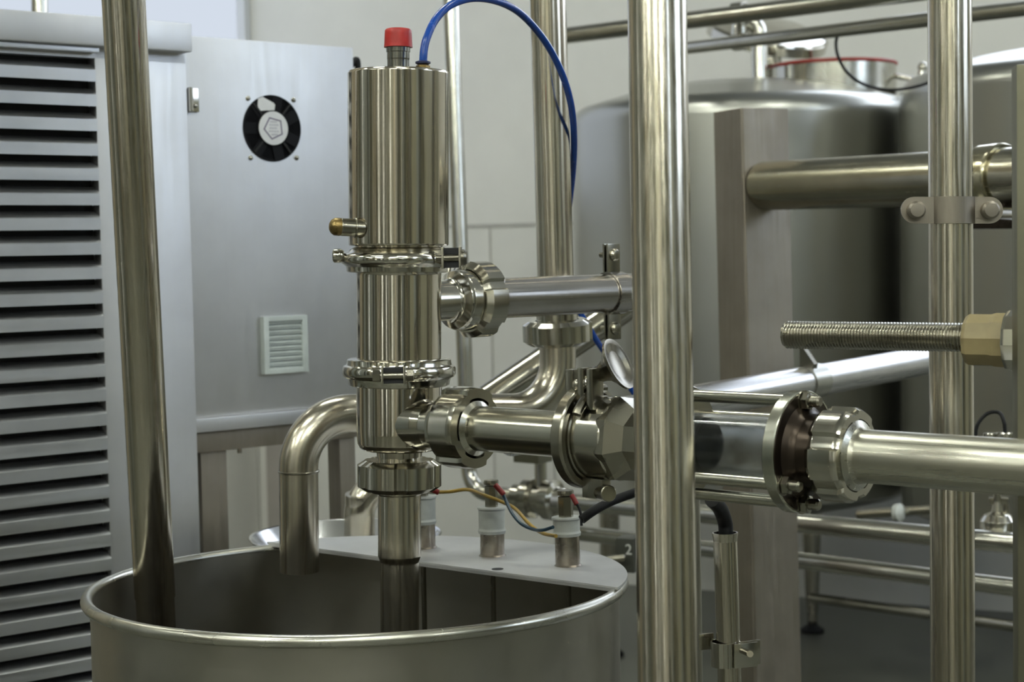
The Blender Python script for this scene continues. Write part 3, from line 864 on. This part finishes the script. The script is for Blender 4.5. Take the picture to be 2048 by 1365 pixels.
o = MB().box(gc - Z * .066 + G_dir * .0, G_dir, G_dir.cross(Z), Z, .045, .018, .022, .004)
part('saddle_foot', o, M_ring, gk, 'dark foot block')
o = MB().cyl(P(2003, 427, 2.72), P(2040, 428, 2.66), .010, 20, .002)
part('bolt', o, M_pol, gk)

# ------------------------------------------------------------------ threaded rod, nylon nut and right frame post
r0 = P(1573, 670, 1.76); r1 = P(1960, 676, 1.655)
rd = (r1 - r0).normalized(); Lr = (r1 - r0).length
prof = []; nth = 62
for i in range(nth):
    t0 = Lr * i / nth; prof += [(t0 + Lr / nth * .08, .0131), (t0 + Lr / nth * .42, .0145), (t0 + Lr / nth * .58, .0145), (t0 + Lr / nth * .92, .0131)]
o = MB().lathe(r0, rd, [(-.002, .008), (-.002, .012)] + prof, 32)
rod = thing('threaded_rod', 'thick horizontal threaded steel rod with yellowed nylon nut, across the right pole', 'rod', r0)
part('rod', o, M_dark, rod, smooth=20)
n0 = P(1934, 680, 1.66)
o = MB().lathe(n0, rd, [(0, .016), (0, .0235), (.004, .0262), (.026, .0262), (.030, .0275), (.046, .0275), (.048, .024)], 10, None, None, .2)
part('nylon_nut', o, M_nylon, rod, 'yellowed nylon nut', smooth=25)
o = MB().lathe(n0 + rd * .040, rd, [(0, .020), (0, .0290), (.003, .0300), (.014, .0300), (.016, .0275)], 12, None, None, .1)
part('lock_ring', o, M_pol, rod, smooth=25)
fp0 = P(2060, 132, 1.56); 
o = MB().box(Vector((fp0.x, fp0.y, fp0.z / 2 + .001)) , hdir(100), hdir(10), Z, .0145, .02, fp0.z / 2 - .001, .002)
solo('frame_post', o, steel('olive dull frame tube', (.20, .195, .14), (.15, .145, .105), .4, .5, Z, 30, 100, .02), 'dark frame post cut off by the right edge, holding the threaded rod', 'post')

# ------------------------------------------------------------------ small upright tube with cable, clips and conduit
tq0 = P(1450, 1066, 2.05); tq1 = P(1462, 1460, 2.06)
tw = mm(24, 2.05)
tb = thing('cable_tube', 'narrow upright steel tube with open top right of the thick pole', 'tube', tq1)
dT = (tq1 - tq0).normalized()
o = MB().lathe(tq0, dT, [(.03, tw * .86), (.0, tw * .95), (0, tw * 1.09), (.003, tw * 1.07), (.010, tw), ((tq1 - tq0).length, tw)], 36, caps=False)
part('tube', o, M_vpipe, tb)
o = MB().lathe(tq0, dT, [(.026, 0), (.026, tw * .9)], 24)
part('bore_shade', o, M_hollowshade, tb, 'dark hollow shade')
o = MB()
pq = P(1448, 1308, 2.055)
o.lathe(pq - Z * .015, Z, [(0, tw), (0, tw + .002), (.03, tw + .002), (.03, tw)], 32, caps=False)
exq = Vector((1, .35, 0)).normalized(); eyq = Vector((-.35, 1, 0)).normalized()
part('clip_band', o, M_pol, tb)
o = MB()
for s in (-.0045, .0045):
    o.box(P(1494, 1309, 2.05) + eyq * s + exq * (s * .9), exq, eyq, Z, .016, .0012, .015, .001)
part('clip_lug', o, M_pol, tb)
o = MB().cyl(P(1500, 1309, 2.03), P(1500, 1309, 2.07), .004, 16)
part('clip_bolt', o, M_dark, tb)
o = MB().box(P(1412, 1284, 2.07), exq, eyq, Z, .010, .0015, .010, .001)
part('clip_lug', o, M_pol, tb)
wire('cable', [(1424, 1000, 2.0), (1440, 1018, 2.03), (1450, 1045, 2.05), (1452, 1068, 2.052), (1453, 1095, 2.053)], .0092, M_black, 'thick black cable dropping into the narrow upright tube', 'cable')
solo('conduit', MB().cyl(P(1385, 985, 2.12), P(1392, 1450, 2.12), .0095, 24), steel('grey conduit', (.40, .39, .34), (.33, .32, .27), .3, .4, Z, 40, 150, .04), 'slim upright conduit just right of the thick pole, below sight glass', 'pipe')

# ------------------------------------------------------------------ louvered cabinet and control box
Uc = hdir(51); Nc = Vector((Uc.y, -Uc.x, 0))          # face normal towards the right behind the camera
pp0 = P(545, 255, 2.93)
lf0 = pp0 + Nc * .03
def cab(px, py, off=0.0):
    q = RP(px, py, pp0 + Nc * off, Nc); return (q - pp0).dot(Uc), q.z
def cpt(s, z, n=0.0):
    q = pp0 + Uc * s + Nc * n; return Vector((q.x, q.y, z))
cabn = thing('louvered_cabinet', 'tall brushed steel cabinet with a louvered front and overhanging top', 'cabinet', cpt(-.5, 0))
sL = cab(-120, 600, .03)[0]; sE = cab(205, 600, .03)[0]; sR = cab(383, 500, .03)[0]
zT = cab(0, 84, .03)[1]
o = MB()
# frame: right stile, and inner box
o.box(cpt((sE + sR) / 2, zT / 2, .03 - .012), Uc, Nc, Z, (sR - sE) / 2, .012, zT / 2, .002)
o.box(cpt((sL + sR) / 2, zT / 2, -.32), Uc, Nc, Z, (sR - sL) / 2, .31, zT / 2)
o.box(cpt((sL + sR) / 2, zT - .008, .018), Uc, Nc, Z, (sR - sL) / 2, .012, .008)
part('cabinet_body', o, M_sheet, cabn)
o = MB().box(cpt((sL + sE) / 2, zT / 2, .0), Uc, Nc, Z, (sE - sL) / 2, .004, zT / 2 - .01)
part('shade_backing', o, M_hollowshade, cabn, 'dark piece standing for shade behind louvers')
z1 = cab(195, 162, .045)[1]; z24 = cab(198, 1280, .045)[1]
pitch = .0394
zA = cab(0, 152, .045)[1]
o = MB(); i = 0
while True:
    zb = zA - i * pitch
    if zb < .05: break
    sec = [(-.006, .030), (.004, .0285), (.018, .0215), (.0205, .019), (.0205, .0), (.0188, .0), (.0188, .0175), (.003, .0268), (-.006, .028)]
    a_ = [(x + .014, z) for x, z in sec]
    base = cpt(sL, zb, .0)
    o.prism(a_, base, Nc, Z, Uc, sE - sL - .001)
    i += 1
part('louvers', o, M_slat, cabn)
zc0 = cab(0, 79, .06)[1]; zc1 = cab(0, 17, .06)[1]
sCap = cab(385, 90, .06)[0]
o = MB().box(cpt((sL + sCap) / 2, (zc0 + zc1) / 2, -.28), Uc, Nc, Z, (sCap - sL) / 2, .34, (zc1 - zc0) / 2, .004)
part('cabinet_top', o, M_sheet, cabn)
o = MB().box(cpt((sL + sE) / 2, zc0 - .005, .042), Uc, Nc, Z, (sE - sL) / 2, .006, .004, .001)
part('top_lip', o, M_slat, cabn)

cbx = thing('control_box', 'grey steel control box with round black fan and vent grille on a stand', 'cabinet', cpt(0, 0))
b0s, b0z = cab(384, 838); b1s, b1z = cab(706, 95)
o = MB().box(cpt((b0s + b1s) / 2, (b0z + b1z) / 2, -.15), Uc, Nc, Z, (b1s - b0s) / 2, .15, (b1z - b0z) / 2, .003)
part('housing', o, M_sheet, cbx)
zl0 = cab(400, 866, .01)[1]
o = MB().box(cpt((b0s + b1s) / 2, (b0z + zl0) / 2, .003), Uc, Nc, Z, (b1s - b0s) / 2, .010, (b0z - zl0) / 2, .003)
part('bottom_lip', o, M_sheet, cbx)
# stand: rail and legs
zr1 = zl0 - .002; zr0 = cab(420, 905, .0)[1]
o = MB().box(cpt((b0s + b1s) / 2, (zr0 + zr1) / 2, -.02), Uc, Nc, Z, (b1s - b0s) / 2, .018, (zr1 - zr0) / 2, .002)
o.cyl(cpt(cab(485, 905)[0], zr0 - .008, -.01), cpt(cab(485, 905)[0], zr0 + .002, -.01), .004, 12)
part('stand_rail', o, M_post, cbx)
l0 = cab(398, 1000, -.02)[0]; l1 = cab(450, 1000, -.02)[0]
lw = (l1 - l0) / 2
part('leg', MB().box(cpt((l0 + l1) / 2, zr0 / 2 + .001, -.03), Uc, Nc, Z, lw, .02, zr0 / 2, .002), M_post, cbx)
l2 = cab(690, 950, -.02)[0]
part('leg', MB().box(cpt(l2, zr1 / 2 + .001, -.03), Uc, Nc, Z, .017, .02, zr1 / 2, .002), M_post, cbx)
# hinge
hs, hz = cab(376, 200, .0)
o = MB().cyl(cpt(hs, hz - .02, .008), cpt(hs, hz + .02, .008), .005, 14)
o.box(cpt(hs + .008, hz, .003), Uc, Nc, Z, .010, .002, .020, .001)
o.ball(cpt(hs + .010, hz - .010, .006), .004)
part('hinge', o, M_pol, cbx)
# fan
fs, fz = cab(544, 257)
kf = mm(1, 2.93)
fanc = cpt(fs, fz, .0)
Rfan = 66.5 * kf
o = MB().lathe(fanc, Nc, [(.0010, Rfan), (.0025, Rfan - .0005), (.0025, Rfan - .003), (.0012, Rfan - .0035)], 72, Z, caps=False)
o.lathe(fanc, Nc, [(.0012, Rfan), (.0012, 0)], 72, Z)
fan = part('fan', o, M_blackp, cbx, 'round black cooling fan')
for a_ in (40, 140, 222, 318):
    o = MB()
    d_ = Z * math.cos(math.radians(a_)) + Uc * math.sin(math.radians(a_))
    t_ = Z * -math.sin(math.radians(a_)) + Uc * math.cos(math.radians(a_))
    o.box(fanc + d_ * (Rfan * .72) + Nc * .003, d_, t_, Nc, Rfan * .26, .0018, .0012)
    part('spoke', o, M_spoke, fan)
o = MB()
for q in range(7):
    aa = math.radians(q * 360 / 7 + 12)
    d_ = Z * math.cos(aa) + Uc * math.sin(aa); t_ = Z * -math.sin(aa) + Uc * math.cos(aa)
    o.box(fanc + d_ * (Rfan * .72) + Nc * .002, d_, (t_ + Nc * .05).normalized(), Nc, Rfan * .24, .010, .0006)
part('blades', o, M_blackp, fan)
Rs = 33.5 * kf
o = MB().lathe(fanc, Nc, [(.002, Rs + .002), (.0045, Rs + .002), (.005, Rs + .001), (.005, 0)], 56, Z)
part('hub', o, M_blackp, fan)
o = MB().lathe(fanc, Nc, [(.0050, Rs), (.0056, Rs - .0002), (.0056, 0)], 56, Z)
stk = part('sticker', o, M_stick, fan, 'white round sticker with pentagon emblem')
o = MB(); rp = Rs * .66
pv = []
for q in range(5):
    aa = math.radians(180 + 12 + q * 72)
    pv.append((Z * math.cos(aa) + Uc * math.sin(aa)) * rp)
for q in range(5):
    a_, b2 = pv[q], pv[(q + 1) % 5]; e_d = (b2 - a_).normalized()
    o.box(fanc + (a_ + b2) / 2 + Nc * .0058, e_d, Nc.cross(e_d), Nc, (b2 - a_).length / 2 + .0009, .0011, .0002)
part('pentagon', o, M_ink, fan, 'violet grey pentagon outline')
o = MB()
for row, (w_, x_) in enumerate(((.45, 0), (.62, .02), (.5, -.03), (.66, 0), (.4, .05))):
    zz = (2 - row) * Rs * .19
    for seg in range(4):
        o.box(fanc + Z * zz + Uc * ((x_ + (seg - 1.5) * w_ * .27) * Rs) + Nc * .0058, Uc, Z, Nc, Rs * w_ * .11, Rs * .05, .0002)
part('fine_print', o, M_ink2, fan, 'pale illegible lines')
# torn paper piece
o = MB(); tp = [(-.62, .30), (-.72, .62), (-.60, .82), (-.38, .86), (-.02, .70), (.10, .58), (.06, .30), (-.25, .33)]
o.prism([(x * Rfan * .93, z * Rfan) for x, z in [(-.50, .50), (-.545, .68), (-.52, .87), (-.36, .93), (.05, .76), (.10, .70), (.06, .50), (-.2, .53)]], fanc + Nc * .0030, Uc, Z, Nc, .0006)
part('paper_scrap', o, M_stick, fan, 'white scrap of paper')
for px, py in ((496, 197), (587, 200), (501, 316), (593, 316)):
    s, z = cab(px, py)
    part('screw', MB().lathe(cpt(s, z, .0), Nc, [(0, .0042), (.0015, .0042), (.0025, .0025), (.0025, 0)], 16), M_dark, cbx)
# vent grille
g0s, g1z = cab(516, 636); g1s, g0z = cab(612, 745)
g0s, _ = cab(521, 690); g1s, _ = cab(609, 690)
gz1 = (cab(518, 636)[1] + cab(608, 628)[1]) / 2; gz0 = (cab(524, 751)[1] + cab(613, 741)[1]) / 2
gw = (g1s - g0s) / 2; gh = (gz1 - gz0) / 2; gcx = (g0s + g1s) / 2; gcz = (gz0 + gz1) / 2
o = MB()
b_w = gw * .24
for s in (-1, 1): o.box(cpt(gcx + s * (gw - b_w / 2), gcz, .006), Uc, Nc, Z, b_w / 2, .007, gh, .0015)
bt = gh * .17
for s in (-1, 1): o.box(cpt(gcx, gcz + s * (gh - bt / 2), .006), Uc, Nc, Z, gw - b_w * .5, .0068, bt / 2, .001)
vg = part('vent_grille', o, M_grill, cbx, 'pale green grey vent grille')
o = MB(); ih = gh - bt; nsl = 9
for q in range(nsl + 1):
    zz = gcz - ih + 2 * ih * (q + .0) / nsl
    o.box(cpt(gcx, zz, .004), Uc, (Nc * .9 + Z * -.42).normalized(), (Z * .9 + Nc * .42).normalized(), gw - b_w * .6, .006, .0030)
o.box(cpt(gcx, gcz, .001), Uc, Nc, Z, .0012, .004, ih)
part('slats', o, M_grill, vg)
part('recess_shade', MB().box(cpt(gcx, gcz, .0005), Uc, Nc, Z, gw - b_w * .5, .001, gh - bt * .5), M_hollowshade, vg)
# cable gland peeking from behind
gq = P(712, 126, 3.10)
part('cable_gland', MB().tube(smooth_path([gq - Uc * .03 - Z * .03, gq + Z * .006, gq + Uc * .004 - Z * .02, gq - Z * .05 + Uc * .004]), .006, 14), M_black, cbx, 'black rubber cable loop')
# thin pipe behind the cabinet
solo('vent_pipe', MB().cyl(*ext(P(78, -80, 4.2), P(80, 60, 4.2), 4.38, .01), .0195, 28), M_T, 'short piece of upright pipe rising behind the louvered cabinet', 'pipe')

# ------------------------------------------------------------------ tanks
def tank(c, label, z0=.65, z1=1.925, R=.61, legs=(37, 190, 280)):
    t = thing('storage_tank', label, 'tank', Vector((c.x, c.y, 0)), 'large storage tanks by the wall')
    pr = [(z0 - .10, 0), (z0 - .09, R * .5), (z0 - .03, R * .9), (z0, R), (z1, R)]
    for i in range(1, 9):
        a_ = math.radians(i * 8.5); pr.append((z1 + .07 * math.sin(a_), R - .07 + .07 * math.cos(a_)))
    zt, rt = pr[-1]
    pr += [(zt + .045, rt * .72), (zt + .075, rt * .42), (zt + .085, rt * .2), (zt + .088, 0)]
    o = MB().lathe(Vector((c.x, c.y, 0)), Z, pr, 128)
    part('tank_shell', o, M_tank, t)
    for a_ in legs:
        d_ = hdir(a_); q = Vector((c.x, c.y, 0)) + d_ * .5
        o = MB().lathe(q + Z * .03, Z, [(0, .018), (.12, .026), (.35, .036), (z0 + .02, .038)], 24)
        lg = part('leg', o, M_dark, t)
        part('foot', MB().lathe(q + Z * .001, Z, [(0, .045), (.012, .045), (.03, .02), (.05, .018)], 24), M_black, lg)
    return t
T1c = Vector((.835, 6.0, 0)); T2c = T1c + hdir(126) * 1.25
tk1 = tank(T1c, 'large round steel tank behind the square post, with open manhole on top')
tk2 = tank(T2c, 'large round steel tank at the right edge, partly behind right pole', z1=1.95, legs=(312, 80, 200))
# manhole of the first tank
mc = P(1667, 168, 5.85); Rm = mm(123, 5.85)
o = MB().lathe(mc - Z * .04, Z, [(0, Rm), (.10, Rm), (.10, Rm - .004), (.02, Rm - .004)], 64, caps=False)
part('manhole_neck', o, M_T, tk1)
part('gasket', MB().torus(mc + Z * .062, Z, Rm - .001, .0065, 72, 10), M_gask, tk1, 'red gasket')
# open lid, tilted back on a hinge
lc = P(1535, 66, 6.15); ln = Vector((.16, -.36, .92)).normalized(); Rl = .222
o = MB().lathe(lc, ln, [(0, Rl), (.004, Rl), (.004, Rl - .006), (.012, Rl - .01), (.03, Rl * .7), (.04, Rl * .3), (.042, 0)], 64)
o.lathe(lc, -ln, [(0, Rl), (.03, Rl), (.03, Rl - .004), (.004, Rl - .006), (.001, 0)], 64)
part('manhole_lid', o, M_pol, tk1)
o = MB().cyl(P(1790, 152, 5.75), P(1845, 163, 5.7), .010, 14); o.cyl(P(1838, 165, 5.7), P(1846, 135, 5.7), .012, 14); o.ball(P(1846, 134, 5.7), .018)
part('swing_bolt', o, M_pol, tk1)
o = MB().box(P(1548, 135, 5.9), U, V, Z, .03, .02, .035, .004); o.cyl(P(1535, 128, 5.88), P(1560, 128, 5.88), .012, 14)
part('hinge', o, M_dark, tk1)
o = MB().tube(fillet([P(1520, 178, 5.75), P(1518, 45, 5.75), P(1480, 40, 5.75), P(1478, 75, 5.75)], .05, 8), .028, 24, hollow=('end',))
part('vent_pipe', o, M_T, tk1)
# rails and cable above the tanks
g_r = 'pipe rails above the tanks'
solo('rail_pipe', MB().cyl(P(1120, 73, 5.3), P(1120, 73, 5.3).lerp(P(1720, -2, 4.6), 2.2), .0255, 28), M_T, 'upper pipe rail above the tanks, rising past the vent pipe', 'pipe', g_r)
solo('rail_pipe', MB().cyl(P(1330, 101, 5.35), P(1330, 101, 5.35).lerp(P(2090, 12, 4.1), 1.5), .0195, 28), M_T, 'lower pipe rail above the tanks, passing behind the right pole', 'pipe', g_r)
rc = thing('rail_bracket', 'dull bracket joining the two pipe rails beside the thick pole', 'bracket', P(1480, 85, 5.1))
o = MB().lathe(P(1479, 25, 5.05) , (P(1720, -2, 4.6) - P(1120, 73, 5.3)).normalized(), [(-.02, .0255), (-.02, .031), (.02, .031), (.02, .0255)], 28, caps=False)
part('collar', o, M_dark, rc)
o = MB().lathe(P(1479, 84, 5.10), (P(2090, 12, 4.1) - P(1330, 101, 5.35)).normalized(), [(-.02, .0195), (-.02, .026), (.02, .026), (.02, .0195)], 28, caps=False)
part('collar', o, M_dark, rc)
part('strut', MB().cyl(P(1479, 36, 5.07), P(1479, 76, 5.09), .010, 16), M_dark, rc)
wire('cable', [(1678, 62, 4.75), (1672, 85, 4.75), (1676, 112, 4.75), (1692, 142, 4.76), (1720, 165, 4.78), (1760, 178, 4.8), (1800, 179, 4.8), (1850, 168, 4.8), (1880, 150, 4.8)], .0045, M_black, 'thin black cable looping down from the lower rail above the tanks', 'cable')

# ------------------------------------------------------------------ lower right: braces, small fittings under the tanks
solo('brace_pipe', MB().cyl(P(1622, 1196, 5.6), P(2090, 1262, 4.7), .016, 24), M_dark, 'thin dark brace near the floor under the tanks', 'pipe')
sv = thing('drain_valve', 'small round steel drain valve with a T handle at the lower right', 'valve', P(1995, 1068, 3.32))
o = MB().lathe(P(1995, 1070, 3.32), Z, [(0, .020), (.01, .034), (.028, .034), (.04, .026), (.046, .012), (.066, .008), (.085, .008)], 32)
part('bonnet', o, M_pol, sv)
o = MB().box(P(1997, 1002, 3.32), Vector((1, -.2, 0)).normalized(), Vector((.2, 1, 0)).normalized(), Z, .019, .008, .007, .002)
o.cyl(P(2012, 1008, 3.32), P(2014, 1032, 3.32), .006, 12)
part('handle', o, M_dark, sv)
sl = thing('sample_valve', 'slim sampling valve with white knob under the tank, left of right pole', 'valve', P(1800, 1036, 4.2))
o = MB().cyl(P(1715, 1030, 4.35), P(1865, 1020, 4.2), .012, 20, .002)
part('stem', o, M_dark, sl)
o = MB().lathe(P(1790, 1027, 4.25), (P(1865, 1020, 4.2) - P(1715, 1030, 4.35)).normalized(), [(0, .008), (.003, .022), (.016, .024), (.022, .015), (.023, 0)], 24)
part('knob', o, M_whitep, sl, 'white knob')
pb = thing('sensor_head', 'small steel sensor with thin dark cable above the delivery pipe at right', 'sensor', P(2000, 884, 2.6))
o = MB().cyl(P(2014, 905, 2.6), P(2013, 865, 2.6), .016, 20, .002)
part('housing', o, M_T, pb)
o = MB().cyl(P(1981, 905, 2.62), P(1981, 866, 2.62), .012, 20, .002)
part('terminal', o, M_T, pb)
o = MB().tube(smooth_path([P(*q) for q in ((1950, 880, 2.62), (1955, 850, 2.62), (1975, 828, 2.62), (1998, 826, 2.61), (2008, 845, 2.6), (2010, 868, 2.6))]), .003, 10)
part('lead', o, M_black, pb, 'thin dark lead')

# ------------------------------------------------------------------ unseen lamps added to light the room
nl = 0
for u in (-4.4, -2.6, -.2, 2.7):
    for v in (-3.2, -.6, 2.0, 4.6):
        nl += 1
        p = uv(u, v, H - .25)
        t = thing('added_ceiling_lamp', 'unseen twin fluorescent tube lamp added below the ceiling', 'lamp', p, 'added fluorescent ceiling lamps')
        part('added_lamp_tray', MB().box(p + Z * .05, V, U, Z, .65, .09, .02, .005), M_ceil, t)
        for s in (-1, 1):
            part('tube', MB().cyl(p + U * (.045 * s) - V * .6, p + U * (.045 * s) + V * .6, .014, 12), M_tubel, t)

# ------------------------------------------------------------------ world, camera
sc = bpy.context.scene
w = bpy.data.worlds.new('World'); sc.world = w; w.use_nodes = True
w.node_tree.nodes['Background'].inputs[0].default_value = (.5, .55, .6, 1); w.node_tree.nodes['Background'].inputs[1].default_value = .15
cd = bpy.data.cameras.new('camera'); co = bpy.data.objects.new('camera', cd); COL.objects.link(co)
cd.sensor_width = 36; cd.sensor_fit = 'HORIZONTAL'; cd.lens = F / 2048 * 36
M = Matrix((( _r.x, _u.x, -_f.x, CAM.x), (_r.y, _u.y, -_f.y, CAM.y), (_r.z, _u.z, -_f.z, CAM.z), (0, 0, 0, 1)))
co.matrix_world = M
cd.clip_start = .05; cd.clip_end = 60
cd.dof.use_dof = True; cd.dof.focus_distance = 1.85; cd.dof.aperture_fstop = 9.5
sc.camera = co
vs = sc.view_settings
vs.view_transform = 'Standard'; vs.look = 'None'; vs.gamma = 1; vs.exposure = .80; vs.use_curve_mapping = False
try:
    sc.cycles.use_denoising = True
    sc.cycles.max_bounces = 10; sc.cycles.glossy_bounces = 6; sc.cycles.diffuse_bounces = 4
    sc.cycles.sample_clamp_indirect = 6
    sc.cycles.caustics_reflective = False; sc.cycles.caustics_refractive = False
except Exception: pass
